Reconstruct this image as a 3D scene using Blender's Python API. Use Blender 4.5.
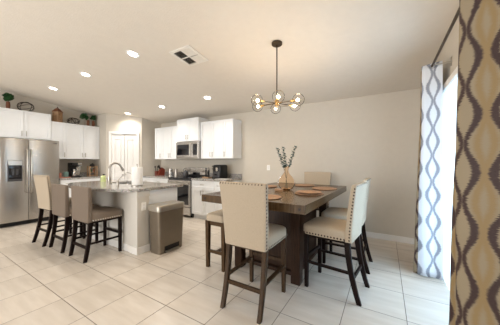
import bpy, bmesh, math, random
from mathutils import Vector, Matrix
random.seed(7)
PI = math.pi
for o in list(bpy.data.objects): bpy.data.objects.remove(o)
SC = bpy.context.scene
COL = SC.collection

# ------------------------------------------------------------------ camera
CAMH = 1.28
cam_d = bpy.data.cameras.new('camera'); cam = bpy.data.objects.new('camera', cam_d); COL.objects.link(cam)
cam_d.sensor_width = 36; cam_d.lens = 36*223/500; cam_d.clip_start = 0.05
cam.location = (0, 0, CAMH)
cam.rotation_euler = (PI/2, 0, math.radians(31.2))
SC.camera = cam
# ------------------------------------------------------------------ world, light, exposure
SC.view_settings.view_transform = 'Standard'; SC.view_settings.look = 'None'
SC.view_settings.gamma = 1; SC.view_settings.use_curve_mapping = False
SC.view_settings.exposure = 0.17
w = bpy.data.worlds.new('sky'); SC.world = w; w.use_nodes = True
w.node_tree.nodes['Background'].inputs[0].default_value = (0.80, 0.90, 1.0, 1)
w.node_tree.nodes['Background'].inputs[1].default_value = 0.85

def area(name, loc, rot, sx, sy, power, col):
    l = bpy.data.lights.new(name, 'AREA'); l.shape = 'RECTANGLE'; l.size = sx; l.size_y = sy
    l.energy = power; l.color = col
    o = bpy.data.objects.new(name, l); COL.objects.link(o); o.location = loc; o.rotation_euler = rot
    return o
# daylight arriving at the glass door
area('daylight_patio_door', (0.98, 2.35, 1.0), (0, math.radians(105), 0), 1.9, 1.8, 130, (0.62, 0.80, 1.0))
area('rear_fill_light', (-3.2, -3.42, 1.5), (math.radians(106), 0, 0), 5.6, 2.0, 195, (1.0, 0.98, 0.95))  # unseen fill added behind the camera, tilted up to brighten the ceiling

# ------------------------------------------------------------------ materials
def _n(nt, t, **kw):
    n = nt.nodes.new(t)
    for k, v in kw.items(): setattr(n, k, v)
    return n
def mat(name, col, rough=0.5, metal=0.0, noise=0.04, nscale=12, bump=0.0, bscale=60, spec=0.5, trans=0.0, emit=None, estr=0, sheen=0, stretch=None, coord='Object'):
    m = bpy.data.materials.new(name); m.use_nodes = True
    nt = m.node_tree; p = nt.nodes['Principled BSDF']
    p.inputs['Roughness'].default_value = rough; p.inputs['Metallic'].default_value = metal
    p.inputs['Specular IOR Level'].default_value = spec
    if trans: p.inputs['Transmission Weight'].default_value = trans
    if sheen: p.inputs['Sheen Weight'].default_value = sheen
    if emit: p.inputs['Emission Color'].default_value = (*emit, 1); p.inputs['Emission Strength'].default_value = estr
    tc = _n(nt, 'ShaderNodeTexCoord'); mp = _n(nt, 'ShaderNodeMapping')
    nt.links.new(tc.outputs[coord], mp.inputs[0])
    if stretch: mp.inputs['Scale'].default_value = stretch
    ns = _n(nt, 'ShaderNodeTexNoise'); ns.inputs['Scale'].default_value = nscale; ns.inputs['Detail'].default_value = 4
    nt.links.new(mp.outputs[0], ns.inputs['Vector'])
    cr = _n(nt, 'ShaderNodeValToRGB')
    cr.color_ramp.elements[0].position = .3; cr.color_ramp.elements[1].position = .7
    cr.color_ramp.elements[0].color = (*[max(0, c*(1-noise)) for c in col], 1)
    cr.color_ramp.elements[1].color = (*[min(1, c*(1+noise)) for c in col], 1)
    nt.links.new(ns.outputs['Fac'], cr.inputs[0]); nt.links.new(cr.outputs[0], p.inputs['Base Color'])
    if bump:
        n2 = _n(nt, 'ShaderNodeTexNoise'); n2.inputs['Scale'].default_value = bscale; n2.inputs['Detail'].default_value = 3
        nt.links.new(mp.outputs[0], n2.inputs['Vector'])
        b = _n(nt, 'ShaderNodeBump'); b.inputs['Strength'].default_value = bump; b.inputs['Distance'].default_value = .01
        nt.links.new(n2.outputs['Fac'], b.inputs['Height']); nt.links.new(b.outputs[0], p.inputs['Normal'])
    return m
M = {}
M['wall'] = mat('wall_paint', (0.59, 0.545, 0.475), 0.85, noise=.015, bump=.08, bscale=120)
M['ceil'] = mat('ceiling_paint', (0.74, 0.685, 0.61), 0.9, noise=.015, bump=.25, bscale=70)
M['trimw'] = mat('white_trim', (0.79, 0.775, 0.75), 0.4, noise=.01)
M['cab'] = mat('white_cabinet', (0.82, 0.835, 0.85), 0.35, noise=.01)
M['steel'] = mat('stainless_steel', (0.50, 0.475, 0.445), 0.27, 1.0, noise=.05, nscale=3, stretch=(1, 1, 60), bump=.02, bscale=40)
M['nickel'] = mat('brushed_nickel', (0.46, 0.43, 0.39), 0.28, 1.0)
M['dgrey'] = mat('dark_grey_plastic', (0.05, 0.05, 0.055), 0.35)
M['black'] = mat('black_plastic', (0.008, 0.008, 0.009), 0.3, spec=.3)
M['bglass'] = mat('black_glass', (0.008, 0.008, 0.01), 0.06)
M['linen'] = mat('cream_linen', (0.46, 0.385, 0.295), 0.9, noise=.07, nscale=160, bump=.3, bscale=300, spec=.2)
M['taupe'] = mat('taupe_linen', (0.19, 0.15, 0.118), 0.85, noise=.09, nscale=160, bump=.3, bscale=300, spec=.2)
M['nail'] = mat('bronze_nailheads', (0.07, 0.05, 0.038), 0.35, 0.6)
M['nails'] = mat('pewter_nailheads', (0.62, 0.58, 0.52), 0.3, .9)
M['wood'] = mat('walnut_brown_wood', (0.066, 0.036, 0.015), 0.45, spec=.2, noise=.35, nscale=9, stretch=(8, 8, 1))
M['woodt'] = mat('walnut_brown_tabletop', (0.078, 0.045, 0.020), 0.24, spec=.4, noise=.30, nscale=7, stretch=(10, 1, 1))
M['esp'] = mat('espresso_wood', (0.009, 0.004, 0.003), 0.45, spec=.12, noise=.4, nscale=9, stretch=(8, 8, 1))
M['chairwood'] = mat('dark_brown_chair_wood', (0.050, 0.027, 0.012), 0.42, spec=.25, noise=.35, nscale=9, stretch=(8, 8, 1))
M['tablebase'] = mat('dark_table_base', (0.034, 0.015, 0.007), 0.42, spec=.25, noise=.35, nscale=9, stretch=(8, 8, 1))
M['rattan'] = mat('tan_woven_placemat', (0.34, 0.20, 0.12), 0.6, noise=.2, nscale=60)
M['oak'] = mat('light_wood', (0.36, 0.22, 0.12), 0.5, noise=.2, nscale=12, stretch=(1, 1, 6))
M['brass'] = mat('aged_brass', (0.50, 0.33, 0.14), 0.3, 1.0)
M['bronze'] = mat('dark_bronze', (0.07, 0.048, 0.03), 0.4, 0.5, spec=.3)
M['iron'] = mat('dark_wire', (0.03, 0.018, 0.012), 0.5, .5)
M['leaf'] = mat('green_leaf', (0.012, 0.06, 0.012), 0.5, noise=.3)
M['euc'] = mat('eucalyptus_leaf', (0.05, 0.085, 0.075), 0.6, noise=.2)
M['terra'] = mat('brown_clay_pot', (0.16, 0.055, 0.022), 0.6, noise=.15)
M['bin'] = mat('bronze_bin_metal', (0.20, 0.165, 0.125), 0.4, 0.6, noise=.04)
M['binlid'] = mat('bin_lid_metal', (0.50, 0.46, 0.40), 0.36, 0.85, noise=.04)
M['paper'] = mat('paper_towel', (0.86, 0.85, 0.83), 0.9, noise=.02, bump=.2, bscale=80)
M['red'] = mat('red_lacquer', (0.15, 0.022, 0.010), 0.35)
M['teal'] = mat('teal_ceramic', (0.20, 0.36, 0.33), 0.35)
M['pink'] = mat('coral_ceramic', (0.55, 0.24, 0.17), 0.4)
M['soap'] = mat('pale_green_soap', (0.58, 0.66, 0.30), 0.2)
M['plate'] = mat('white_plastic_plate', (0.88, 0.87, 0.84), 0.4, noise=.0)
M['grille'] = mat('vent_white', (0.80, 0.77, 0.72), 0.5)
M['lamp'] = mat('lit_lamp', (1, .95, .85), 0.5, emit=(1, .93, .80), estr=14)
M['bulb'] = mat('lit_bulb', (1, .9, .7), 0.5, emit=(1, .84, .60), estr=9)
M['islandwall'] = mat('island_paint', (0.62, 0.59, 0.54), 0.6, noise=.01)
M['floral'] = mat('silver_tray', (0.6, 0.58, 0.55), 0.3, noise=.3, nscale=40)

def glass(name, col, rough=0.02, ior=1.45, fac=.18):
    # thin glass: mostly see-through, a little reflection
    m = bpy.data.materials.new(name); m.use_nodes = True; nt = m.node_tree
    nt.nodes.remove(nt.nodes['Principled BSDF'])
    out = nt.nodes['Material Output']
    t = _n(nt, 'ShaderNodeBsdfTransparent'); t.inputs[0].default_value = (*col, 1)
    g = _n(nt, 'ShaderNodeBsdfGlossy'); g.inputs['Roughness'].default_value = rough
    g.inputs[0].default_value = (1, 1, 1, 1)
    lw = _n(nt, 'ShaderNodeLayerWeight'); lw.inputs[0].default_value = fac
    mx = _n(nt, 'ShaderNodeMixShader')
    nt.links.new(lw.outputs['Fresnel'], mx.inputs[0]); nt.links.new(t.outputs[0], mx.inputs[1]); nt.links.new(g.outputs[0], mx.inputs[2])
    nt.links.new(mx.outputs[0], out.inputs[0])
    return m
M['clear'] = glass('clear_glass', (.99, .985, .975), fac=.08)
M['amber'] = glass('amber_glass', fac=.12, col=(.97, .86, .74))
M['pane'] = glass('window_glass', (.92, .96, .97))

def granite():
    m = bpy.data.materials.new('granite'); m.use_nodes = True; nt = m.node_tree; p = nt.nodes['Principled BSDF']
    p.inputs['Roughness'].default_value = .13
    tc = _n(nt, 'ShaderNodeTexCoord')
    n1 = _n(nt, 'ShaderNodeTexNoise'); n1.inputs['Scale'].default_value = 75; n1.inputs['Detail'].default_value = 8; n1.inputs['Roughness'].default_value = .75
    v = _n(nt, 'ShaderNodeTexVoronoi'); v.inputs['Scale'].default_value = 70
    nt.links.new(tc.outputs['Object'], n1.inputs['Vector']); nt.links.new(tc.outputs['Object'], v.inputs['Vector'])
    cr = _n(nt, 'ShaderNodeValToRGB'); e = cr.color_ramp.elements
    e[0].position = .36; e[0].color = (.06, .045, .04, 1); e[1].position = .64; e[1].color = (.72, .65, .58, 1)
    a = e.new(.46); a.color = (.26, .215, .18, 1); b = e.new(.54); b.color = (.44, .39, .34, 1)
    nt.links.new(n1.outputs['Fac'], cr.inputs[0])
    mx = _n(nt, 'ShaderNodeMixRGB', blend_type='MULTIPLY'); mx.inputs[0].default_value = .5
    nt.links.new(cr.outputs[0], mx.inputs[1]); nt.links.new(v.outputs['Color'], mx.inputs[2])
    hs = _n(nt, 'ShaderNodeHueSaturation'); hs.inputs['Saturation'].default_value = .35; hs.inputs['Value'].default_value = 1.25
    nt.links.new(mx.outputs[0], hs.inputs['Color']); nt.links.new(hs.outputs[0], p.inputs['Base Color'])
    return m
M['granite'] = granite()

def tiles():
    m = bpy.data.materials.new('porcelain_tiles'); m.use_nodes = True; nt = m.node_tree; p = nt.nodes['Principled BSDF']
    tc = _n(nt, 'ShaderNodeTexCoord'); sep = _n(nt, 'ShaderNodeSeparateXYZ'); nt.links.new(tc.outputs['Object'], sep.inputs[0])
    def math_(op, a, b=None, c=None):
        n = _n(nt, 'ShaderNodeMath', operation=op)
        for i, v in enumerate((a, b, c)):
            if v is None: continue
            if isinstance(v, (int, float)): n.inputs[i].default_value = v
            else: nt.links.new(v, n.inputs[i])
        return n.outputs[0]
    def cell(s, off, size):
        return math_('DIVIDE', math_('SUBTRACT', s, off), size)
    cx = cell(sep.outputs[0], -2.135, .4572); cy = cell(sep.outputs[1], .877, .4400)
    def edge(c, size):
        f = math_('FRACT', c); d = math_('MINIMUM', f, math_('SUBTRACT', 1.0, f))
        return math_('MULTIPLY', d, size)
    d = math_('MINIMUM', edge(cx, .4572), edge(cy, .44))
    g = _n(nt, 'ShaderNodeMapRange'); g.inputs['From Min'].default_value = .0022; g.inputs['From Max'].default_value = .0042
    nt.links.new(d, g.inputs['Value'])
    cmb = _n(nt, 'ShaderNodeCombineXYZ')
    nt.links.new(math_('FLOOR', cx), cmb.inputs[0]); nt.links.new(math_('FLOOR', cy), cmb.inputs[1])
    wn = _n(nt, 'ShaderNodeTexWhiteNoise', noise_dimensions='3D'); nt.links.new(cmb.outputs[0], wn.inputs['Vector'])
    # travertine-like streaks along X, shifted per tile
    mp = _n(nt, 'ShaderNodeMapping'); mp.inputs['Scale'].default_value = (1.2, 7, 1)
    va = _n(nt, 'ShaderNodeVectorMath', operation='MULTIPLY_ADD'); va.inputs[1].default_value = (9, 9, 9)
    nt.links.new(wn.outputs['Color'], va.inputs[0]); nt.links.new(tc.outputs['Object'], va.inputs[2])
    nt.links.new(va.outputs[0], mp.inputs[0])
    ns = _n(nt, 'ShaderNodeTexNoise'); ns.inputs['Scale'].default_value = 1.8; ns.inputs['Detail'].default_value = 6
    nt.links.new(mp.outputs[0], ns.inputs['Vector'])
    cr = _n(nt, 'ShaderNodeValToRGB'); e = cr.color_ramp.elements
    e[0].position = .32; e[0].color = (.63, .56, .48, 1); e[1].position = .68; e[1].color = (.72, .655, .575, 1)
    nt.links.new(ns.outputs['Fac'], cr.inputs[0])
    hv = _n(nt, 'ShaderNodeHueSaturation'); hv.inputs['Saturation'].default_value = .95
    nt.links.new(math_('MULTIPLY_ADD', wn.outputs['Value'], .08, .96), hv.inputs['Value'])
    nt.links.new(cr.outputs[0], hv.inputs['Color'])
    mx = _n(nt, 'ShaderNodeMixRGB'); mx.inputs[1].default_value = (.20, .165, .13, 1)
    nt.links.new(g.outputs[0], mx.inputs[0]); nt.links.new(hv.outputs[0], mx.inputs[2])
    nt.links.new(mx.outputs[0], p.inputs['Base Color'])
    rr = _n(nt, 'ShaderNodeMapRange'); rr.inputs['To Min'].default_value = .7; rr.inputs['To Max'].default_value = .27
    nt.links.new(g.outputs[0], rr.inputs['Value']); nt.links.new(rr.outputs[0], p.inputs['Roughness'])
    bp = _n(nt, 'ShaderNodeBump'); bp.inputs['Strength'].default_value = .5; bp.inputs['Distance'].default_value = .002
    nt.links.new(g.outputs[0], bp.inputs['Height']); nt.links.new(bp.outputs[0], p.inputs['Normal'])
    return m
M['tiles'] = tiles()

def curtain_mat(name, ochre, ground, dark, light, tl):
    m = bpy.data.materials.new(name); m.use_nodes = True; nt = m.node_tree; p = nt.nodes['Principled BSDF']
    uv = _n(nt, 'ShaderNodeUVMap'); sep = _n(nt, 'ShaderNodeSeparateXYZ'); nt.links.new(uv.outputs[0], sep.inputs[0])
    def math_(op, a, b=None, c=None):
        n = _n(nt, 'ShaderNodeMath', operation=op)
        for i, v in enumerate((a, b, c)):
            if v is None: continue
            if isinstance(v, (int, float)): n.inputs[i].default_value = v
            else: nt.links.new(v, n.inputs[i])
        return n.outputs[0]
    # ragged ikat edge: horizontal threads jitter the pattern sideways
    mpn = _n(nt, 'ShaderNodeMapping'); mpn.inputs['Scale'].default_value = (1.5, 26, 1); nt.links.new(uv.outputs[0], mpn.inputs[0])
    nz = _n(nt, 'ShaderNodeTexNoise'); nz.inputs['Scale'].default_value = 3; nz.inputs['Detail'].default_value = 5
    nt.links.new(mpn.outputs[0], nz.inputs['Vector'])
    u = math_('ADD', sep.outputs[0], math_('MULTIPLY', math_('SUBTRACT', nz.outputs['Fac'], .5), .22))
    v = sep.outputs[1]
    au = math_('PINGPONG', u, .5)                                # distance to the nearest chain centre
    cv = math_('COSINE', math_('MULTIPLY', v, 2*PI))
    wv = math_('MULTIPLY_ADD', cv, .13, .185)
    d = math_('ABSOLUTE', math_('SUBTRACT', au, wv))
    thick = math_('MULTIPLY_ADD', cv, .02, .085)
    k = _n(nt, 'ShaderNodeMapRange'); k.inputs['From Min'].default_value = -.035; k.inputs['From Max'].default_value = .04
    k.interpolation_type = 'SMOOTHSTEP'
    nt.links.new(math_('SUBTRACT', thick, d), k.inputs['Value'])
    # softer ochre hearts
    hd = _n(nt, 'ShaderNodeMapRange'); hd.inputs['From Min'].default_value = .04; hd.inputs['From Max'].default_value = .13
    nt.links.new(math_('ABSOLUTE', math_('SUBTRACT', math_('PINGPONG', math_('ADD', u, .5), .5), math_('MULTIPLY_ADD', cv, -.08, .10))), hd.inputs['Value'])
    n2 = _n(nt, 'ShaderNodeTexNoise'); n2.inputs['Scale'].default_value = 5; nt.links.new(uv.outputs[0], n2.inputs['Vector'])
    g1 = _n(nt, 'ShaderNodeMixRGB'); g1.inputs[1].default_value = (*ochre, 1); g1.inputs[2].default_value = (*ground, 1)
    nt.links.new(hd.outputs[0], g1.inputs[0])
    g2 = _n(nt, 'ShaderNodeMixRGB'); n3 = _n(nt, 'ShaderNodeTexNoise'); n3.inputs['Scale'].default_value = 9; n3.inputs['Detail'].default_value = 5; nt.links.new(mpn.outputs[0], n3.inputs['Vector'])
    dk = _n(nt, 'ShaderNodeMixRGB'); dk.inputs[1].default_value = (*dark, 1); dk.inputs[2].default_value = (*light, 1); nt.links.new(n3.outputs['Fac'], dk.inputs[0]); nt.links.new(dk.outputs[0], g2.inputs[2])
    nt.links.new(k.outputs[0], g2.inputs[0]); nt.links.new(g1.outputs[0], g2.inputs[1])
    nt.links.new(g2.outputs[0], p.inputs['Base Color'])
    p.inputs['Roughness'].default_value = .55; p.inputs['Specular IOR Level'].default_value = .35
    tr = _n(nt, 'ShaderNodeBsdfTranslucent'); nt.links.new(g2.outputs[0], tr.inputs[0])
    ms = _n(nt, 'ShaderNodeMixShader'); ms.inputs[0].default_value = tl
    nt.links.new(p.outputs[0], ms.inputs[1]); nt.links.new(tr.outputs[0], ms.inputs[2])
    nt.links.new(ms.outputs[0], nt.nodes['Material Output'].inputs[0])
    return m
M['curtain'] = curtain_mat('ikat_ogee_fabric', (.35, .25, .125), (.37, .305, .21), (.022, .010, .012), (.11, .07, .065), .2)
M['pale_ogee'] = curtain_mat('pale_ogee_fabric', (.78, .82, .88), (.80, .84, .90), (.20, .22, .28), (.40, .43, .50), .3)  # same ogee pattern in blue-white with grey bands, for the far curtain
def vane_mat():
    m = bpy.data.materials.new('white_blind_vane'); m.use_nodes = True; nt = m.node_tree; p = nt.nodes['Principled BSDF']
    p.inputs['Base Color'].default_value = (.80, .81, .81, 1); p.inputs['Roughness'].default_value = .6
    tr = _n(nt, 'ShaderNodeBsdfTranslucent'); tr.inputs[0].default_value = (.85, .88, .9, 1)
    ms = _n(nt, 'ShaderNodeMixShader'); ms.inputs[0].default_value = .5
    nt.links.new(p.outputs[0], ms.inputs[1]); nt.links.new(tr.outputs[0], ms.inputs[2])
    nt.links.new(ms.outputs[0], nt.nodes['Material Output'].inputs[0]); return m
M['vane'] = vane_mat()

# ------------------------------------------------------------------ mesh helpers
class MB:
    def __init__(s): s.bm = bmesh.new(); s.uv = None
    def box(s, x0, x1, y0, y1, z0, z1):
        v = [s.bm.verts.new(p) for p in ((x0,y0,z0),(x1,y0,z0),(x1,y1,z0),(x0,y1,z0),(x0,y0,z1),(x1,y0,z1),(x1,y1,z1),(x0,y1,z1))]
        for f in ((0,3,2,1),(4,5,6,7),(0,1,5,4),(1,2,6,5),(2,3,7,6),(3,0,4,7)): s.bm.faces.new([v[i] for i in f])
        return s
    def prism(s, pts, d):        # polygon of 3D points extruded by the vector d
        a = [s.bm.verts.new(p) for p in pts]; b = [s.bm.verts.new(Vector(p)+Vector(d)) for p in pts]
        s.bm.faces.new(a[::-1]); s.bm.faces.new(b); n = len(a)
        for i in range(n): s.bm.faces.new((a[i], a[(i+1)%n], b[(i+1)%n], b[i]))
        return s
    def loft(s, rings, cap=True):
        R = [[s.bm.verts.new(p) for p in r] for r in rings]; n = len(R[0])
        for a, b in zip(R, R[1:]):
            for i in range(n): s.bm.faces.new((a[i], a[(i+1)%n], b[(i+1)%n], b[i]))
        if cap: s.bm.faces.new(R[0][::-1]); s.bm.faces.new(R[-1])
        return s
    def lathe(s, prof, c=(0,0,0), n=20, cap=True):
        return s.loft([[(c[0]+r*math.cos(2*PI*i/n), c[1]+r*math.sin(2*PI*i/n), c[2]+z) for i in range(n)] for r, z in prof], cap)
    def tube(s, pts, r, n=8, closed=False):
        pts = [Vector(p) for p in pts]; rings = []; up = Vector((0,0,1)); m = len(pts)
        prev = None
        for i, p in enumerate(pts):
            if closed: d = pts[(i+1)%m]-pts[(i-1)%m]
            else: d = pts[min(i+1, m-1)]-pts[max(i-1, 0)]
            d.normalize()
            if prev is None:
                a = d.cross(up)
                if a.length < .05: a = d.cross(Vector((1,0,0)))
            else: a = prev - d*prev.dot(d)
            a.normalize(); prev = a; b = d.cross(a)
            rr = r[i] if isinstance(r, (list, tuple)) else r
            rings.append([p+(a*math.cos(2*PI*k/n)+b*math.sin(2*PI*k/n))*rr for k in range(n)])
        if closed: rings.append([v.copy() for v in rings[0]]); return s.loft(rings, False)
        return s.loft(rings)
    def bar(s, p0, p1, w, h=None, w1=None):  # straight square bar, optional taper
        h = h or w; p0 = Vector(p0); p1 = Vector(p1); d = (p1-p0).normalized()
        a = d.cross(Vector((0,1,0)) if abs(d.y) < .8 else Vector((1,0,0))).normalized(); b = d.cross(a).normalized()
        k = (w1/w) if w1 else 1
        rs = []
        for p, q in ((p0, 1), (p1, k)):
            rs.append([p+a*w/2*q*sx+b*h/2*q*sy for sx, sy in ((-1,-1),(1,-1),(1,1),(-1,1))])
        return s.loft(rs)
    def sphere(s, c, r, n=14, sz=1):
        prof = [(max(1e-4, r*math.sin(PI*i/n)), -r*sz*math.cos(PI*i/n)) for i in range(n+1)]
        return s.lathe(prof, c, n+4)
    def dome(s, c, nrm, r):
        nrm = Vector(nrm).normalized(); a = nrm.orthogonal().normalized(); b = nrm.cross(a); c = Vector(c)
        n = 6
        r0 = [s.bm.verts.new(c+(a*math.cos(2*PI*i/n)+b*math.sin(2*PI*i/n))*r) for i in range(n)]
        t = s.bm.verts.new(c+nrm*r*.55)
        for i in range(n): s.bm.faces.new((r0[i], r0[(i+1)%n], t))
        return s
    def build(s, name, m, parent=None, smooth=False, bevel=0, sub=0, seg=2):
        bmesh.ops.recalc_face_normals(s.bm, faces=s.bm.faces)
        me = bpy.data.meshes.new(name); s.bm.to_mesh(me); s.bm.free()
        me.materials.append(m)
        if smooth:
            for p in me.polygons: p.use_smooth = True
            try: me.set_sharp_from_angle(angle=math.radians(40))
            except Exception: pass
        o = bpy.data.objects.new(name, me); COL.objects.link(o)
        if parent: o.parent = parent
        if bevel:
            b = o.modifiers.new('bevel', 'BEVEL'); b.width = bevel; b.segments = seg; b.limit_method = 'ANGLE'
        if sub:
            b = o.modifiers.new('sub', 'SUBSURF'); b.levels = sub; b.render_levels = sub
        return o
def rrect(cx, cy, z, hx, hy, p=5, n=32):   # superellipse ring in XY
    out = []
    for i in range(n):
        a = 2*PI*i/n; c, s_ = math.cos(a), math.sin(a)
        out.append((cx+hx*math.copysign(abs(c)**(2/p), c), cy+hy*math.copysign(abs(s_)**(2/p), s_), z))
    return out
def thing(name, label, cat, loc=(0,0,0), rz=0, group=None):
    o = bpy.data.objects.new(name, None); COL.objects.link(o); o.empty_display_size = .1
    o.location = loc; o.rotation_euler = (0, 0, rz)
    o['label'] = label; o['category'] = cat
    if group: o['group'] = group
    return o
def tag(o, label, cat, group=None, kind=None):
    o['label'] = label; o['category'] = cat
    if group: o['group'] = group
    if kind: o['kind'] = kind
    return o
def struct(o): o['kind'] = 'structure'; return o
def copy_tree(o, parent=None):
    c = o.copy(); COL.objects.link(c)
    if parent: c.parent = parent
    for ch in list(o.children): copy_tree(ch, c)
    return c
def dup(o, loc, rz, label, group=None):
    c = copy_tree(o); c.location = loc; c.rotation_euler[2] = rz; c['label'] = label
    if group: c['group'] = group
    return c

# ------------------------------------------------------------------ room shell
XL, XR, YB, YN = -7.0, .56, 4.32, -3.3
def ceilz(y): return 2.43+.132*(YB-y)
SL = math.atan(.132)
struct(MB().box(XL-.12, XR+.9, YN-.6, YB+.12, -.1, 0).build('floor', M['tiles']))
struct(MB().prism([(XL-.12, YN-.12, ceilz(YN-.12)), (XR+.12, YN-.12, ceilz(YN-.12)), (XR+.12, YB+.12, ceilz(YB+.12)), (XL-.12, YB+.12, ceilz(YB+.12))], (0, 0, .12)).build('ceiling', M['ceil']))
struct(MB().box(XL-.12, XR+.12, YB, YB+.12, 0, ceilz(YB)).build('wall_back', M['wall']))
struct(MB().prism([(XL-.12, YN, 0), (XL-.12, YB, 0), (XL-.12, YB, ceilz(YB)), (XL-.12, YN, ceilz(YN))], (.12, 0, 0)).build('wall_left', M['wall']))
# right wall with patio door opening
DY0, DY1, DZ = 1.45, 3.35, 2.10
r = MB()
for pts in ([(XR, YN, 0), (XR, DY0, 0), (XR, DY0, ceilz(DY0)), (XR, YN, ceilz(YN))],
            [(XR, DY1, 0), (XR, YB, 0), (XR, YB, ceilz(YB)), (XR, DY1, ceilz(DY1))],
            [(XR, DY0, DZ), (XR, DY1, DZ), (XR, DY1, ceilz(DY1)), (XR, DY0, ceilz(DY0))]):
    r.prism(pts, (.12, 0, 0))
struct(r.build('wall_right', M['wall']))
# rear wall (behind the camera) with a wide window
r = MB(); zt = ceilz(YN)
r.box(XL-.12, -6.1, YN-.12, YN, 0, zt); r.box(-.3, XR+.12, YN-.12, YN, 0, zt)
r.box(-6.1, -.3, YN-.12, YN, 0, .45); r.box(-6.1, -.3, YN-.12, YN, 2.55, zt)
struct(r.build('wall_rear', M['wall']))
wr = MB()
for x in (-6.1, -4.2, -2.25, -.36): wr.box(x, x+.06, YN-.09, YN-.03, .45, 2.55)
wr.box(-6.1, -.3, YN-.09, YN-.03, .45, .51); wr.box(-6.1, -.3, YN-.09, YN-.03, 2.49, 2.55)
struct(wr.build('window_2', M['trimw'], bevel=.004))
# corner pantry walls
C0, C1, C2 = (-7.0, 3.085), (-6.33, 3.085), (-5.72, 3.70)
pw = MB()
def vwall(b, p, q, th, z0=0, z1=None):
    d = Vector((q[0]-p[0], q[1]-p[1], 0)); n = Vector((-d.y, d.x, 0)).normalized()*th
    P = [Vector((p[0], p[1], 0)), Vector((q[0], q[1], 0)), Vector((q[0], q[1], 0))+n, Vector((p[0], p[1], 0))+n]
    zs = [ceilz(v.y) if z1 is None else z1 for v in P]
    b.loft([[(v.x, v.y, z0) for v in P], [(v.x, v.y, z) for v, z in zip(P, zs)]])
dv = Vector((C2[0]-C1[0], C2[1]-C1[1])); L = dv.length; dv /= L
def onD(s): return (C1[0]+dv.x*s, C1[1]+dv.y*s)
DS0, DS1 = .125, L-.125
vwall(pw, C0, C1, .08)
vwall(pw, C1, onD(DS0), .08); vwall(pw, onD(DS1), C2, .08); vwall(pw, onD(DS0), onD(DS1), .08, 2.05)
vwall(pw, C2, (-5.72, YB), .08)
struct(pw.build('wall_pantry', M['wall']))
ang = math.atan2(dv.y, dv.x)
pd = bpy.data.objects.new('door_1', None); COL.objects.link(pd); pd['kind'] = 'structure'
pd.location = (*onD(DS0), 0); pd.rotation_euler = (0, 0, ang)
W = DS1-DS0
for k in range(2):
    b = MB(); x0 = .004+k*W/2; x1 = (k+1)*W/2-.003
    b.box(x0, x1, .028, .05, .01, 2.043)
    for (a0, a1, z0, z1) in ((x0, x0+.07, .01, 2.043), (x1-.07, x1, .01, 2.043), (x0+.07, x1-.07, .01, .22), (x0+.07, x1-.07, .88, 1.02), (x0+.07, x1-.07, 1.90, 2.043)):
        b.box(a0, a1, .012, .028, z0, z1)
    for z0, z1 in ((.26, .84), (1.06, 1.86)): b.box(x0+.095, x1-.095, .016, .028, z0, z1)
    lf = b.build('door_leaf', M['trimw'], pd, bevel=.004)
    kb = MB(); kb.sphere((x1-.035 if k == 0 else x0+.035, -.02, .95), .016); kb.tube([((x1-.035 if k == 0 else x0+.035), -.02, .95), ((x1-.035 if k == 0 else x0+.035), .012, .95)], .006)
    kb.build('door_knob', M['nickel'], lf, smooth=True)
b = MB()
b.box(-.06, 0, -.018, .0, 0, 2.11); b.box(W, W+.06, -.018, .0, 0, 2.11); b.box(0, W, -.018, .0, 2.05, 2.11)
b.box(-.001, .004, 0, .06, 0, 2.05); b.box(W-.004, W+.001, 0, .06, 0, 2.05)
t = struct(b.build('trim_1', M['trimw'], bevel=.005)); t.location = pd.location; t.rotation_euler = pd.rotation_euler
struct(MB().box(-2.86, XR, YB-.014, YB, 0, .095).build('baseboard_back', M['trimw'], bevel=.004))
struct(MB().box(XR-.014, XR, DY1+.06, YB-.014, 0, .095).build('baseboard_right', M['trimw'], bevel=.004))
struct(MB().box(XL, XL+.014, YN, 1.1, 0, .095).build('baseboard_left', M['trimw'], bevel=.004))
# patio door
pt = bpy.data.objects.new('window_1', None); COL.objects.link(pt); pt['kind'] = 'structure'
b = MB(); x0, x1 = XR+.05, XR+.11
for y in (DY0, (DY0+DY1)/2-.03, DY1-.06): b.box(x0, x1, y, y+.06, 0, DZ)
b.box(x0, x1, DY0, DY1, DZ-.06, DZ); b.box(x0, x1, DY0, DY1, 0, .06)
b.build('window_frame', M['trimw'], pt, bevel=.004)
MB().box(x0+.026, x0+.032, DY0+.05, DY1-.05, .05, DZ-.05).build('glass_pane', M['pane'], pt)

# vertical blinds
bl = thing('vertical_blind', 'closed white vertical blinds hanging across the glass patio door', 'blinds', (XR-.012, DY0, 0))
MB().box(-.03, .012, .0, DY1-DY0-.0, DZ-.07, DZ-.01).build('headrail', M['trimw'], bl, bevel=.003)
n = 23; sp = (DY1-DY0-.04)/n
for i in range(n):
    y = .02+sp*(i+.5); a = math.radians(-14); hw = .046
    pts = []
    for s in (-1, -.5, 0, .5, 1):
        pts.append((math.sin(a)*hw*s - .005*(1-s*s), y+math.cos(a)*hw*s))
    b = MB(); vs = [[b.bm.verts.new((px, py, z)) for px, py in pts] for z in (.02, DZ-.07)]
    for j in range(4): b.bm.faces.new((vs[0][j], vs[0][j+1], vs[1][j+1], vs[1][j]))
    b.build('vane', M['vane'], bl, smooth=True)

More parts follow.
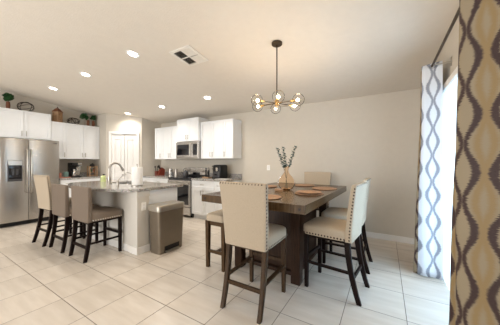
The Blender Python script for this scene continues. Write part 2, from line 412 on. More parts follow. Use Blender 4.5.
# ------------------------------------------------------------------ ceiling fittings
def on_ceiling(o, x, y): o.location = (x, y, ceilz(y)); o.rotation_euler = (-SL, 0, 0)
spots = [(-2.95, 1.78, 'recessed ceiling light nearest the camera, over the island end'), (-4.32, 1.78, 'recessed ceiling light over the middle bar stool'), (-5.69, 1.78, 'recessed ceiling light nearest the fridge'),
         (-3.0, 3.33, 'recessed ceiling light in front of the right wall cabinets'), (-4.38, 3.33, 'recessed ceiling light in front of the left wall cabinets by the range'), (-5.75, 3.33, 'recessed ceiling light just above the pantry door')]
src = None
for x, y, lab in spots:
    if src is None:
        o = thing('recessed_light', lab, 'ceiling light', group='recessed kitchen ceiling lights'); src = o
        MB().lathe([(.058, -.002), (.085, -.008), (.088, -.004), (.088, .0), (.058, .0), (.058, -.002)], n=28, cap=False).build('trim_ring', M['trimw'], o, smooth=True)
        MB().lathe([(.0001, -.004), (.059, -.004), (.059, -.001), (.0001, -.001)], n=28, cap=False).build('lens', M['lamp'], o)
    else:
        o = copy_tree(src); o['label'] = lab
    on_ceiling(o, x, y)
    l = bpy.data.lights.new('downlight', 'SPOT'); l.energy = 36; l.spot_size = math.radians(150); l.spot_blend = .8; l.shadow_soft_size = .06; l.color = (1, .93, .84)
    lo = bpy.data.objects.new('downlight', l); COL.objects.link(lo); lo.location = (x, y, ceilz(y)-.03)
vt = thing('ceiling_vent', 'square white louvred air vent in the ceiling', 'vent'); on_ceiling(vt, -2.26, 2.15)
b = MB(); h = .165
for a in (-1, 1):
    b.box(a*h-.02, a*h+.02, -h-.02, h+.02, -.012, 0); b.box(-h, h, a*h-.02, a*h+.02, -.012, 0)
b.box(-.008, .008, -h, h, -.012, 0); b.box(-h, h, -.008, .008, -.012, 0)
b.build('frame', M['grille'], vt, bevel=.003)
MB().box(-h, h, -h, h, -.003, -.001).build('backing', M['black'], vt)
for qx in (-1, 1):
    for qy in (-1, 1):
        b = MB(); cx, cy = qx*h/2, qy*h/2
        for k in range(6):
            s = -.058+k*.0232
            # the louvres of the two halves throw the air opposite ways
            dx, dz = .0095, (.007 if qx < 0 else -.007)
            b.prism([(cx+s-dx, cy-.066, -.012+dz), (cx+s-dx, cy+.066, -.012+dz), (cx+s+dx, cy+.066, -.012-dz), (cx+s+dx, cy-.066, -.012-dz)], (0, 0, .0012))
        b.build('louvre', M['grille'], vt)

# chandelier
CX, CY = -1.085, 2.40; cz = ceilz(CY); HZ = 1.975
ch = thing('chandelier', 'brass chandelier with six clear glass globes on a long rod above the dining table', 'chandelier', (CX, CY, HZ))
o = MB().lathe([(.001, 0), (.062, 0), (.062, -.022), (.055, -.028), (.001, -.028)], (0, 0, cz-HZ), 24).build('canopy', M['bronze'], ch, smooth=True)
o.location = (0, 0, .0)
MB().tube([(0, 0, .03), (0, 0, cz-HZ-.02)], .0075).build('rod', M['bronze'], ch, smooth=True)
MB().lathe([(.001, -.035), (.012, -.035), (.022, -.025), (.022, .03), (.012, .045), (.001, .045)]).build('hub', M['brass'], ch, smooth=True)
vdir = math.atan2(-CY, -CX)
for k in range(6):
    a = vdir+k*PI/3+.06; ca, sa = math.cos(a), math.sin(a); R = .265
    e = MB().tube([(ca*.015, sa*.015, 0), (ca*(R-.085), sa*(R-.085), 0)], .006).build('arm', M['bronze'], ch, smooth=True)
    MB().tube([(ca*(R-.095), sa*(R-.095), 0), (ca*(R-.045), sa*(R-.045), 0)], [.012, .016]).build('socket', M['brass'], e, smooth=True)
    g = MB().sphere((ca*R, sa*R, 0), .066, 18).build('glass_globe', M['clear'], e, smooth=True)
    MB().sphere((ca*(R-.008), sa*(R-.008), 0), .019, 10).build('bulb', M['bulb'], e, smooth=True)
    l = bpy.data.lights.new('bulb_light', 'POINT'); l.energy = 3.5; l.color = (1, .76, .5); l.shadow_soft_size = .03
    lo = bpy.data.objects.new('bulb_light', l); COL.objects.link(lo); lo.location = (CX+ca*R, CY+sa*R, HZ-.05)

# ------------------------------------------------------------------ cabinets
def pull(b, x, z, ln=.11, vertical=True, y=-.02):
    a = (x, y-.028, z-ln/2) if vertical else (x-ln/2, y-.028, z)
    c = (x, y-.028, z+ln/2) if vertical else (x+ln/2, y-.028, z)
    b.tube([a, c], .007)
    for t_ in (.15, .85):
        p = Vector(a).lerp(Vector(c), t_); b.tube([p, (p.x, y, p.z)], .004)
def front(par, x0, x1, z0, z1, name='door', handle=None, hv=True):
    g = .003; x0 += g; x1 -= g; z0 += g; z1 -= g; s = .055 if name == 'door' else .038
    b = MB(); b.box(x0, x1, -.007, 0, z0, z1)
    b.box(x0, x0+s, -.02, -.007, z0, z1); b.box(x1-s, x1, -.02, -.007, z0, z1)
    b.box(x0+s, x1-s, -.02, -.007, z0, z0+s); b.box(x0+s, x1-s, -.02, -.007, z1-s, z1)
    d = b.build(name, M['cab'], par, bevel=.0015, seg=1)
    if handle:
        h = MB(); pull(h, handle[0], handle[1], vertical=hv); h.build('handle', M['nickel'], d, smooth=True)
    return d
def wallcab(label, loc, rz, W, D, H, splits, handles):
    t = thing('wall_cabinet', label, 'cabinet', loc, rz, 'white kitchen wall cabinets')
    MB().box(0, W, 0, D, 0, H).build('body', M['cab'], t, bevel=.002)
    xs = [0]+splits+[W]
    for i in range(len(xs)-1): front(t, xs[i], xs[i+1], 0, H, 'door', (handles[i], .10))
    return t
R90 = PI/2
# left wall (fronts face +X)
wallcab('short white wall cabinet directly above the refrigerator', (-6.66, 1.125, 1.80), R90, .915, .34, .60, [.457], [.457-.035, .457+.035])
wallcab('white wall cabinet above the coffee maker, beside the fridge cabinet', (-6.68, 2.045, 1.37), R90, 1.035, .32, .88, [.285, .655], [.285-.035, .655-.035, .655+.035])
# range wall (fronts face -Y)
wallcab('white wall cabinet left of the microwave, nearest the pantry', (-5.54, 4.0, 1.37), 0, .97, .32, .87, [.29, .63], [.255, .63-.035, .63+.035])
wallcab('taller short white cabinet above the microwave', (-4.56, 3.93, 1.805), 0, .75, .39, .565, [.375], [.340, .410])
wallcab('white wall cabinet right of the microwave', (-3.80, 4.0, 1.37), 0, .955, .32, .88, [.345, .69], [.345-.035, .345+.035, .725])
def basecab(label, loc, rz, W, units, D=.60):
    t = thing('base_cabinet', label, 'cabinet', loc, rz, 'white kitchen base cabinets')
    b = MB(); b.box(0, W, 0, D, .10, .875); b.box(.0, W, .06, D, 0, .10); b.build('body', M['cab'], t, bevel=.002)
    for x0, x1, nd in units:
        front(t, x0, x1, .70, .87, 'drawer', ((x0+x1)/2, .785), False)
        if nd == 2:
            m_ = (x0+x1)/2; front(t, x0, m_, .11, .70, 'door', (m_-.035, .60)); front(t, m_, x1, .11, .70, 'door', (m_+.035, .60))
        else: front(t, x0, x1, .11, .70, 'door', (x0+.04, .60))
    return t
basecab('white base cabinet under the coffee maker, along the fridge wall', (-6.39, 2.12, 0), R90, .955, [(0, .30, 1), (.30, .955, 2)])
basecab('white base cabinet in the corner left of the range', (-5.70, 3.71, 0), 0, 1.08, [(0, .40, 1), (.40, 1.08, 2)])
basecab('white base cabinet right of the range', (-3.81, 3.71, 0), 0, .955, [(0, .69, 2), (.69, .955, 1)])
def worktop(label, loc, rz, W, D=.64):
    b = MB().box(0, W, -.03, D-.03, .876, .915)
    o = b.build('granite_worktop', M['granite'], bevel=.004); o.location = loc; o.rotation_euler = (0, 0, rz)
    tag(o, label, 'countertop')
    bs = MB().box(0, W, D-.05, D-.032, .9155, 1.015).build('backsplash', M['granite'], o, bevel=.002)
    return o
worktop('grey granite countertop along the fridge wall, holding the coffee maker', (-6.39, 2.105, 0), R90, .975)
worktop('grey granite countertop left of the range, holding the knife block', (-5.715, 3.71, 0), 0, 1.10)
worktop('grey granite countertop right of the range, holding the air fryer', (-3.81, 3.71, 0), 0, .98)

# refrigerator
fr = thing('refrigerator', 'stainless steel side-by-side refrigerator with a door water dispenser', 'refrigerator', (-6.37, 1.17, 0), R90)
b = MB(); b.box(0, .915, .03, .60, .09, 1.765); b.build('body', M['dgrey'], fr, bevel=.004)
MB().box(.01, .905, .0, .05, .012, .085).build('base_grille', M['black'], fr, bevel=.004)
b = MB()
for x_ in (.05, .86): b.box(x_-.02, x_+.02, .3, .5, 0, .09)
b.build('foot', M['black'], fr)
def fdoor(x0, x1): 
    b = MB(); n = 10; ring = []
    for i in range(n+1):
        s = i/n; x = x0+(x1-x0)*s; ring.append((x, -.055-.012*math.sin(PI*s)**.6))
    pts = [(x0, .025), (x1, .025)]+ring[::-1]
    return b.loft([[(x, y, .095) for x, y in pts], [(x, y, 1.765) for x, y in pts]])
d1 = fdoor(.003, .402).build('freezer_door', M['steel'], fr, smooth=True, bevel=.006)
d2 = fdoor(.408, .912).build('fridge_door', M['steel'], fr, smooth=True, bevel=.006)
for d, x in ((d1, .372), (d2, .438)):
    MB().tube([(x, -.066, 1.55), (x, -.115, 1.53), (x, -.118, 1.1), (x, -.115, .68), (x, -.066, .66)], .012, 10).build('handle', M['nickel'], d, smooth=True)
b = MB(); b.box(.10, .31, -.078, -.06, .905, 1.325); dsp = b.build('dispenser', M['dgrey'], d1, bevel=.004)
MB().box(.105, .305, -.082, -.077, 1.225, 1.32).build('control_panel', M['steel'], d1, bevel=.002)
b = MB(); b.box(.115, .295, -.081, -.0765, .955, 1.215); b.build('dispenser_recess', M['bglass'], d1)
b = MB(); b.box(.16, .19, -.086, -.079, 1.03, 1.15); b.box(.22, .25, -.086, -.079, 1.03, 1.15); b.box(.115, .295, -.095, -.077, .925, .95)
b.build('dispenser_paddle', M['dgrey'], d1, bevel=.002)
MB().box(.80, .87, -.064, -.060, 1.70, 1.715).build('badge', M['dgrey'], d2)

# range
rg = thing('range', 'stainless steel electric range with black glass cooktop between white cabinets', 'stove', (-4.59, 3.67, 0))
RW = .77
MB().box(.0, RW, .02, .635, .05, .895).build('body', M['dgrey'], rg, bevel=.003)
b = MB()
for x_ in (.05, .70):
    for y_ in (.1, .55): b.lathe([(.02, 0), (.02, .05)], (x_, y_, 0), 10)
b.build('foot', M['black'], rg)
ct = MB().box(-.0, RW, -.01, .60, .896, .92).build('cooktop', M['bglass'], rg, bevel=.004)
b = MB()
for x_, y_, r_ in ((.2, .17, .1), (.57, .17, .085), (.2, .44, .085), (.57, .44, .1)): b.lathe([(r_-.003, .0), (r_-.003, .0012), (r_, .0012), (r_, 0)], (x_, y_, .920), 28, False)
b.build('burner_ring', M['dgrey'], rg)
od = MB().box(.005, RW-.005, -.02, .02, .25, .86).build('oven_door', M['steel'], rg, bevel=.005)
MB().box(.05, RW-.05, -.024, -.019, .30, .76).build('oven_window', M['bglass'], od, bevel=.002)
b = MB().tube([(.06, -.065, .80), (RW-.06, -.065, .80)], .012, 10)
for x_ in (.08, RW-.08): b.tube([(x_, -.065, .80), (x_, -.018, .80)], .009)
b.build('handle', M['nickel'], od, smooth=True)
MB().box(.005, RW-.005, -.018, .02, .06, .24).build('drawer', M['steel'], rg, bevel=.005)
bg = MB().prism([(0, .565, .921), (0, .635, .921), (0, .635, 1.15), (0, .60, 1.15)], (RW, 0, 0)).build('backguard', M['steel'], rg, bevel=.005)
MB().prism([(.0, .562, 0), (.0, .566, 0), (0, .598, .15), (0, .594, .15)], (.25, 0, 0)).build('display', M['bglass'], bg).location = (.26, -.003+.007, .955)
MB().prism([(.0, .5615, 0), (.0, .566, 0), (0, .574, .045), (0, .57, .045)], (.77, 0, 0)).build('backguard_base', M['black'], bg).location = (0, -.004, .922)
for x_ in (.07, .16, .60, .69):
    MB().tube([(x_, .588, 1.06), (x_, .555, 1.053)], [.017, .014], 12).build('knob', M['nickel'], bg, smooth=True)

# microwave
mw = thing('microwave', 'stainless steel over-the-range microwave with black window', 'microwave', (-4.58, 3.925, 1.37))
MW = .765
MB().box(0, MW, 0, .39, 0, .43).build('body', M['steel'], mw, bevel=.004)
d = MB().box(.003, .57, -.022, 0, .04, .427).build('door', M['steel'], mw, bevel=.005)
MB().box(.045, .475, -.026, -.02, .095, .355).build('window', M['bglass'], d, bevel=.003)
b = MB().tube([(.525, -.062, .08), (.525, -.062, .39)], .011, 10)
for z_ in (.1, .37): b.tube([(.525, -.062, z_), (.525, -.02, z_)], .008)
b.build('handle', M['nickel'], d, smooth=True)
b = MB().box(.575, MW-.003, -.022, 0, .04, .427).build('control_panel', M['steel'], mw, bevel=.005)
MB().box(.60, MW-.03, -.026, -.02, .09, .36).build('keypad', M['bglass'], b, bevel=.002)
MB().box(.003, MW-.003, -.015, 0, .002, .036).build('vent_strip', M['nickel'], mw, bevel=.002)

# ------------------------------------------------------------------ island
isl = thing('kitchen_island', 'kitchen island base with painted end column, power outlet and white cabinets', 'island', (-2.93, 1.84, 0))
IW = 1.86
MB().box(-IW, -.06, .0, .12, 0, .874).build('knee_wall', M['islandwall'], isl)
b = MB(); b.box(-.16, 0, -.012, .17, 0, .874); b.box(-.175, .012, -.024, .182, .80, .874); b.build('column', M['islandwall'], isl, bevel=.004)
b = MB()
b.box(-.172, .012, -.024, .182, 0, .10); b.box(-IW, -.172, -.012, .0, 0, .10); b.build('baseboard', M['trimw'], isl, bevel=.005)
cbd = MB(); cbd.box(-.055, -.035, .12, .70, .0, .874); cbd.box(-IW, -IW+.02, .12, .70, .0, .874); cbd.box(-IW+.02, -.055, .68, .70, .10, .874); cbd.box(-IW+.02, -.055, .12, .68, .10, .12); cbd.box(-IW+.02, -.055, .62, .64, 0, .10)
cb = cbd.build('cabinet_body', M['cab'], isl, bevel=.002)
for i in range(3):
    x0 = -IW+.01+i*.605; x1 = x0+.60
    b = MB(); b.box(x0, x1, .70, .72, .11, .865); dd = b.build('cabinet_door', M['cab'], isl, bevel=.003)
    MB().tube([(x1-.05, .75, .62), (x1-.05, .75, .73)], .0055).tube([(x1-.05, .75, .64), (x1-.05, .72, .64)], .004).tube([(x1-.05, .75, .71), (x1-.05, .72, .71)], .004).build('handle', M['nickel'], dd, smooth=True)
ou = MB().box(0, .006, .05, .12, .60, .715).build('power_outlet', M['plate'], isl, bevel=.002)
b = MB(); b.box(.006, .0075, .071, .099, .665, .69); b.box(.006, .0075, .071, .099, .625, .65); b.build('socket_face', M['trimw'], ou)
# worktop with bowed bar side; hole for the sink
XA, XB_ = -4.90, -2.90
SX0, SX1, SY0, SY1 = -4.32, -3.62, 2.10, 2.50
def bow(x):
    s = (x-XA)/(XB_-XA); base = 1.80-.30*math.sin(PI*s)**.75
    return base
N = 26
frontpts = [(XA+(XB_-XA)*i/N, bow(XA+(XB_-XA)*i/N)) for i in range(N+1)]
frontpts[0] = (XA+.02, 1.80); frontpts[-1] = (XB_-.02, 1.81)
def insert_round(pts): return pts
b = MB(); z0, z1 = .876, .915
def slab(poly): b.prism([(x, y, z0) for x, y in poly], (0, 0, z1-z0))
slab([(XA, SY0), (XA, 1.84)]+frontpts+[(XB_, 1.85), (XB_, SY0)])
slab([(XA, SY0), (SX0, SY0), (SX0, SY1), (XA, SY1)]); slab([(SX1, SY0), (XB_, SY0), (XB_, SY1), (SX1, SY1)])
slab([(XA, SY1), (XB_, SY1), (XB_, 2.62), (XA, 2.62)])
iw = b.build('island_worktop', M['granite']); tag(iw, 'speckled granite island top with a bowed bar edge, holding the sink and paper towels', 'countertop')
sk = thing('sink', 'stainless steel undermount sink set into the island top', 'sink', ((SX0+SX1)/2, (SY0+SY1)/2, .876))
b = MB(); hx, hy = .345, .195
b.loft([rrect(0, 0, -.002, hx, hy, 8), rrect(0, 0, -.17, hx-.02, hy-.02, 6), rrect(0, 0, -.18, .05, .05, 3)], False)
b.bm.faces.new([b.bm.verts.new(p) for p in rrect(0, 0, -.18, .05, .05, 3)])
b.build('basin', M['steel'], sk, smooth=True)
b = MB(); b.lathe([(.001, -.1785), (.04, -.1785), (.04, -.176), (.001, -.176)], n=20); b.build('drain', M['nickel'], sk, smooth=True)

fa = thing('kitchen_faucet', 'tall brushed nickel gooseneck pull-down faucet beside the island sink', 'faucet', (-3.98, 1.99, .9155))
MB().lathe([(.001, 0), (.032, 0), (.032, .012), (.026, .02), (.026, .09), (.021, .115), (.001, .115)]).build('base', M['nickel'], fa, smooth=True)
pts = [(0, 0, .1), (0, 0, .25)]
for i in range(13):
    a = PI*i/12*.86; pts.append((.0*(1-math.cos(a)), .10*(1-math.cos(a)), .25+.105*math.sin(a)))
MB().tube(pts, .0165, 12).build('spout', M['nickel'], fa, smooth=True)
e = Vector(pts[-1]); d = (Vector(pts[-1])-Vector(pts[-2])).normalized()
MB().tube([e, e+d*.03, e+d*.09], [.015, .02, .022], 12).build('spray_head', M['nickel'], fa, smooth=True)
MB().tube([(-.02, -.005, .07), (-.05, -.01, .075), (-.085, -.018, .11)], [.012, .009, .006]).build('lever', M['nickel'], fa, smooth=True)
wf = thing('filtered_water_tap', 'slim bent chrome drinking-water tap between the faucet and paper towels', 'tap', (-3.72, 1.99, .9155))
MB().lathe([(.001, 0), (.02, 0), (.018, .05), (.008, .07), (.001, .07)]).build('base', M['nickel'], wf, smooth=True)
MB().tube([(0, 0, .06), (.01, .02, .10), (.04, .09, .18), (.055, .12, .20), (.075, .16, .185), (.085, .18, .165)], .005).build('spout', M['nickel'], wf, smooth=True)
pp = thing('paper_towel_holder', 'white paper towel roll on a metal stand on the island', 'paper towels', (-3.30, 2.06, .9155))
MB().lathe([(.001, 0), (.088, 0), (.088, .01), (.08, .015), (.001, .015)], n=28).build('base', M['nickel'], pp, smooth=True)
MB().lathe([(.02, .017), (.076, .017), (.078, .025), (.078, .285), (.076, .293), (.02, .293)], n=32).build('paper_roll', M['paper'], pp, smooth=True)
MB().tube([(0, 0, .01), (0, 0, .32)], .006).sphere((0, 0, .328), .013, 8).build('post', M['nickel'], pp, smooth=True)
def bottle(name, label, loc, m, r, h, pump=True):
    t = thing(name, label, 'soap dispenser', loc)
    MB().lathe([(.001, 0), (r, 0), (r, h*.7), (r*.6, h*.82), (r*.35, h*.86), (.001, h*.86)]).build('bottle', m, t, smooth=True)
    MB().tube([(0, 0, h*.84), (0, 0, h)], r*.28).tube([(0, 0, h), (r*.9, r*.3, h*.98)], r*.16).build('pump', M['black'], t, smooth=True)
    return t
bottle('soap_dispenser', 'pale green soap bottle with black pump on the island behind the faucet', (-4.58, 2.18, .9155), M['soap'], .046, .14)

# ------------------------------------------------------------------ trash can
tr = thing('step_trash_can', 'slim bronze metal step trash can with a shiny lid against the island', 'trash can', (-2.765, 2.19, 0))
tr.scale = (1, 1, .975)
MB().loft([rrect(0, 0, 0, .11, .205, 9, 40), rrect(0, 0, .61, .125, .228, 9, 40)]).build('body', M['bin'], tr, smooth=True)
b = MB(); b.loft([rrect(0, 0, .612, .131, .236, 9, 40), rrect(0, 0, .68, .132, .238, 9, 40), rrect(0, 0, .695, .124, .228, 9, 40)]); b.build('lid', M['binlid'], tr, smooth=True)
pe = MB(); pe.box(.108, .1135, -.13, .13, .012, .10); pe.build('pedal_recess', M['black'], tr)
MB().prism([(.108, -.12, .022), (.15, -.12, .018), (.15, -.12, .026), (.108, -.12, .034)], (0, .24, 0)).build('pedal', M['binlid'], tr, bevel=.002)
MB().box(-.145, -.12, -.06, .06, .56, .66).build('hinge', M['dgrey'], tr, bevel=.004)

# ------------------------------------------------------------------ chairs
def chair(name, cat, label, fab, wood, nailm, H, SZ, W, Wt, D, splay, rail, group, nailback=True, lean=.06):
    t = thing(name, label, cat, group=group)
    hw = W/2; yf = D/2; yr = -D/2
    # seat: rounded cushion
    rings = []
    for z, k in ((SZ-.095, .985), (SZ-.085, 1), (SZ-.03, 1), (SZ-.012, .985), (SZ, .93), (SZ+.012, .80), (SZ+.02, .5)):
        rings.append(rrect(0, .015, z, hw*k, (D/2)*k, 7, 40))
    MB().loft(rings).build('seat', fab, t, smooth=True)
    # back: gently reclined, widening to the top
    zb, th = SZ-.10, .035
    def by(z): s = (z-zb)/(H-zb); return yr+.02-lean*s**1.35
    rings = []; K = 12
    for i in range(K+1):
        s = i/K; z = zb+(H-zb)*s; w2 = (W/2-.012)*(1-s)+(Wt/2)*s; k = 1.0
        tk = th*(1-.25*s)
        if i == K: rings.append(rrect(0, by(z), z-.012, w2, tk, 8, 40)); rings.append(rrect(0, by(z), z-.002, w2*.985, tk*.75, 8, 40)); rings.append(rrect(0, by(z), z, w2*.96, tk*.4, 8, 40))
        else: rings.append(rrect(0, by(z), z, w2, tk, 8, 40))
    MB().loft(rings).build('backrest', fab, t, smooth=True)
    # nailheads down both back edges and round the seat's lower edge
    b = MB(); st = .030
    nn = int((H-zb-.05)/st)
    for i in range(nn+1):
        z = zb+.02+st*i; s = (z-zb)/(H-zb); w2 = (W/2-.012)*(1-s)+(Wt/2)*s
        if nailback:
            for sx in (-1, 1): b.dome((sx*w2*.995, by(z)-.012, z), (sx, -.35, 0), .0098); 
    zn = SZ-.078
    y = yr+.05
    while y < yf: 
        for sx in (-1, 1): b.dome((sx*(hw*.998), y, zn), (sx, 0, 0), .0098)
        y += st
    x = -hw+.03
    while x < hw-.02: b.dome((x, yf+.0145, zn), (0, 1, 0), .0098); x += st
    if nailback:
        x = -Wt/2+.02
        while x < Wt/2-.01: b.dome((x, by(H)-th*.62, H-.010), (0, -.8, .6), .0098); x += st
    b.build('nailhead_trim', nailm, t, smooth=True)
    lx = hw-.035; lw = .042
    for sx in (-1, 1):
        MB().loft([rrect(sx*lx, yf-.03, 0, .017, .017, 12, 16), rrect(sx*lx, yf-.03, SZ-.09, .022, .022, 12, 16)]).build('leg', wood, t, bevel=0)
        rg_ = []
        for i in range(9):
            s = i/8; z = (SZ-.08)*s; yy = yr+.03-splay*(1-s)**1.8
            rg_.append(rrect(sx*lx, yy, z, .017+.004*s, .02+.006*s, 12, 16))
        MB().loft(rg_).build('leg', wood, t, smooth=True)
    def ry(z): s = z/(SZ-.08); return yr+.03-splay*(1-s)**1.8
    for sx in (-1, 1):
        z = rail+.05; MB().bar((sx*lx, ry(z), z), (sx*lx, yf-.03, z), .02, .032).build('stretcher', wood, t)
    MB().bar((-lx, ry(rail), rail), (lx, ry(rail), rail), .032, .02).build('stretcher', wood, t)
    MB().bar((-lx, yf-.03, rail+.10), (lx, yf-.03, rail+.10), .032, .02).build('stretcher', wood, t)
    MB().box(-lx, lx, yr+.02, yf-.02, SZ-.125, SZ-.093).build('seat_rail', wood, t)
    return t
grpD = 'cream upholstered dining chairs'
dc = chair('dining_chair', 'chair', 'cream nailhead dining chair seen from behind, at the near end of the table', M['linen'], M['chairwood'], M['nail'], 1.11, .645, .44, .475, .46, .10, .21, grpD)
dc.location = (-1.045, 1.865, 0); dc.rotation_euler = (0, 0, math.radians(0))
dcb = chair('dining_chair', 'chair', 'cream dining chair with bronze nailheads, nearest on the right side of the table', M['linen'], M['esp'], M['nail'], 1.08, .645, .44, .475, .46, .10, .21, grpD)
dcb.location = (-.475, 2.44, 0); dcb.rotation_euler = (0, 0, R90-.12)
dup(dcb, (-.46, 3.10, 0), R90-.03, 'cream dining chair behind another one, on the right side of the table')
dup(dc, (-1.04, 3.79, 0), PI, 'cream dining chair at the far end of the table, against the back wall')
bs1 = dup(dcb, (-4.65, 1.57, 0), .05, 'cream nailhead bar chair at the island, nearest the fridge')
bs1['group'] = 'chairs along the island'
bst = chair('bar_stool', 'bar stool', 'taupe upholstered bar stool nearest the camera at the island', M['taupe'], M['esp'], M['nails'], .955, .60, .49, .50, .44, .06, .17, 'chairs along the island', False, .012)
bst.location = (-3.49, 1.595, 0)
dup(bst, (-4.12, 1.575, 0), .0, 'taupe bar stool in the middle of the three seats at the island')

# ------------------------------------------------------------------ dining table
TX, TY = -1.155, 2.82
tb = thing('dining_table', 'counter-height dark brown wooden dining table with a thick bolted edge', 'table', (TX, TY, 0), math.radians(-2))
b = MB(); TW, TL = .61, .945
npl = 7
for i in range(npl):
    x0 = -TW+.10+(2*TW-.20)*i/npl; x1 = -TW+.10+(2*TW-.20)*(i+1)/npl
    b.box(x0+.0008, x1-.0008, -TL+.10, TL-.10, .88, .9135)
top = b.build('tabletop', M['woodt'], tb, bevel=.0012, seg=1)
b = MB(); b.box(-TW, -TW+.10, -TL, TL, .835, .915); b.box(TW-.10, TW, -TL, TL, .835, .915)
b.box(-TW+.1005, TW-.1005, -TL, -TL+.10, .835, .915); b.box(-TW+.1005, TW-.1005, TL-.10, TL, .835, .915)
fm = b.build('edge_frame', M['woodt'], tb, bevel=.003)
for sx in (-1, 1):
    for sy in (-1, 1):
        MB().tube([(sx*(TW-.05), sy*(TL-.002), .875), (sx*(TW-.05), sy*(TL+.004), .875)], .014, 12).build('bolt', M['iron'], fm)
        MB().box(sx*.37-.05, sx*.37+.05, sy*.52-.05, sy*.52+.05, .0, .835).build('leg', M['tablebase'], tb, bevel=.004)
MB().box(-.43, .43, -.60, .60, .775, .834).build('apron', M['tablebase'], tb, bevel=.003)
b = MB(); b.box(-.30, .30, -.42, .42, .07, .774); b.build('pedestal', M['tablebase'], tb, bevel=.006)
MB().box(-.349, .349, -.47, .47, .03, .07).build('base_shelf', M['tablebase'], tb, bevel=.004)
for sx in (-1, 1):
    MB().box(sx*.30-.004, sx*.30+.004, -.36, .36, .13, .70).build('side_panel', M['tablebase'], tb, bevel=.003)

# cushioned bench on the left side
be = thing('dining_bench', 'backless wooden bench with a cream cushion along the left side of the table', 'bench', (-1.745, 2.65, 0))
BL = .60; BWd = .155
rings = [rrect(0, 0, z, BWd*k, BL*k2, 9, 40) for z, k, k2 in ((.575, .99, .995), (.585, 1, 1), (.63, 1, 1), (.648, .95, .985), (.655, .7, .93))]
MB().loft(rings).build('seat', M['linen'], be, smooth=True)
MB().box(-.13, .13, -.57, .57, .515, .574).build('apron', M['wood'], be, bevel=.003)
for sx in (-1, 1):
    for sy in (-1, 1):
        MB().loft([rrect(sx*.122, sy*.565, 0, .02, .02, 12, 16), rrect(sx*.122, sy*.565, .572, .026, .026, 12, 16)]).build('leg', M['wood'], be)
for sy in (-1, 1): MB().bar((-.122, sy*.565, .20), (.122, sy*.565, .20), .035, .022).build('stretcher', M['wood'], be)
MB().bar((0, -.565, .20), (0, .565, .20), .022, .035).build('stretcher', M['wood'], be)

# table settings
def mat_round(x, y, lab, r_=.16):
    o = MB().lathe([(.001, 0), (r_, 0), (r_+.006, .005), (r_, .010), (r_-.02, .007), (.001, .007)], n=40).build('round_placemat', M['rattan'], smooth=True)
    o.location = (x, y, .9158); tag(o, lab, 'placemat', 'round tan placemats on the table'); return o
mat_round(-1.07, 2.08, 'round tan placemat in front of the near-end chair')
mat_round(-.76, 2.58, 'round tan placemat on the right side of the table, nearer one')
mat_round(-.72, 3.18, 'round tan placemat on the right side of the table, farther one')
mat_round(-1.10, 3.47, 'round tan placemat at the far end of the table')
mat_round(-1.54, 3.02, 'round tan placemat on the left side of the table beyond the vase')
pl = MB().lathe([(.001, 0), (.09, 0), (.135, .012), (.14, .016), (.09, .006), (.001, .005)], n=36).build('charger_plate', M['rattan'], smooth=True)
pl.location = (-.76, 2.58, .9235); tag(pl, 'thin reddish tan plate on the nearer right-hand placemat', 'plate')
cs = thing('coaster_holder', 'small square wooden coaster set beside the glass vase', 'coasters', (-1.16, 2.63, .9155), .3)
MB().box(-.05, .05, -.05, .05, 0, .012).box(-.05, -.042, -.05, .05, .012, .03).box(.042, .05, -.05, .05, .012, .03).build('tray', M['oak'], cs, bevel=.002)
for k in range(2): MB().box(-.04, .04, -.045, .045, .0125+k*.007, .0185+k*.007).build('coaster', M['rattan'], cs, bevel=.001)
# vase with eucalyptus
va = thing('glass_vase', 'round amber glass bottle vase in the middle of the dining table', 'vase', (-1.135, 2.82, .9155))
prof = [(.001, .002), (.05, .002), (.088, .02), (.112, .06), (.118, .10), (.112, .14), (.09, .18), (.058, .212), (.036, .235), (.03, .262), (.032, .29), (.041, .305)]
MB().lathe(prof, n=36, cap=False).build('vase_body', M['amber'], va, smooth=True)
MB().lathe([(.040, .302), (.044, .305), (.040, .309), (.037, .305), (.040, .302)], n=30, cap=False).build('rim', M['amber'], va, smooth=True)
MB().lathe([(.048, .002), (.05, .0), (.086, .016), (.084, .02), (.048, .008)], n=30, cap=False).build('foot_ring', M['amber'], va, smooth=True)
# the vase faces the camera's right vector for the fan of stems
RV = Vector((.855, .518, 0))
for k, (dx, top_) in enumerate(((-.115, .545), (-.035, .56), (.135, .575))):
    st_ = thing('eucalyptus_stem', ['leaning-left eucalyptus stem in the amber vase', 'upright middle eucalyptus stem in the amber vase', 'long eucalyptus stem leaning right in the amber vase'][k], 'stem', (-1.135, 2.82, .9155), group='eucalyptus stems in the vase')
    P = []
    for i in range(9):
        s = i/8; P.append(RV*(dx*s**1.6-dx*.12*(1-s))+Vector((-.01*k*s, .02*(k-1)*s, .02+(top_-.02)*s)))
    MB().tube(P, .0022, 5).build('stalk', M['euc'], st_, smooth=True)
    b = MB()
    for i in range(13):
        s = .52+.48*i/12; q = s*8; j = min(int(q), 7); p = P[j].lerp(P[j+1], q-j)
        for sg in (-1, 1):
            a = i*1.3+sg*PI/2; d = Vector((math.cos(a), math.sin(a), .55)).normalized(); rr = .019*(1.1-.5*(s-.5))
            c = p+d*rr; u_ = d; v_ = d.cross(Vector((.2, .3, 1))).normalized(); nn_ = u_.cross(v_)*.0008
            b.prism([c+u_*rr*math.cos(t_)+v_*rr*.8*math.sin(t_)-nn_ for t_ in [2*PI*h_/8 for h_ in range(8)]], nn_*2)
    b.build('leaves', M['euc'], st_)

# ------------------------------------------------------------------ counter items
z = .9155
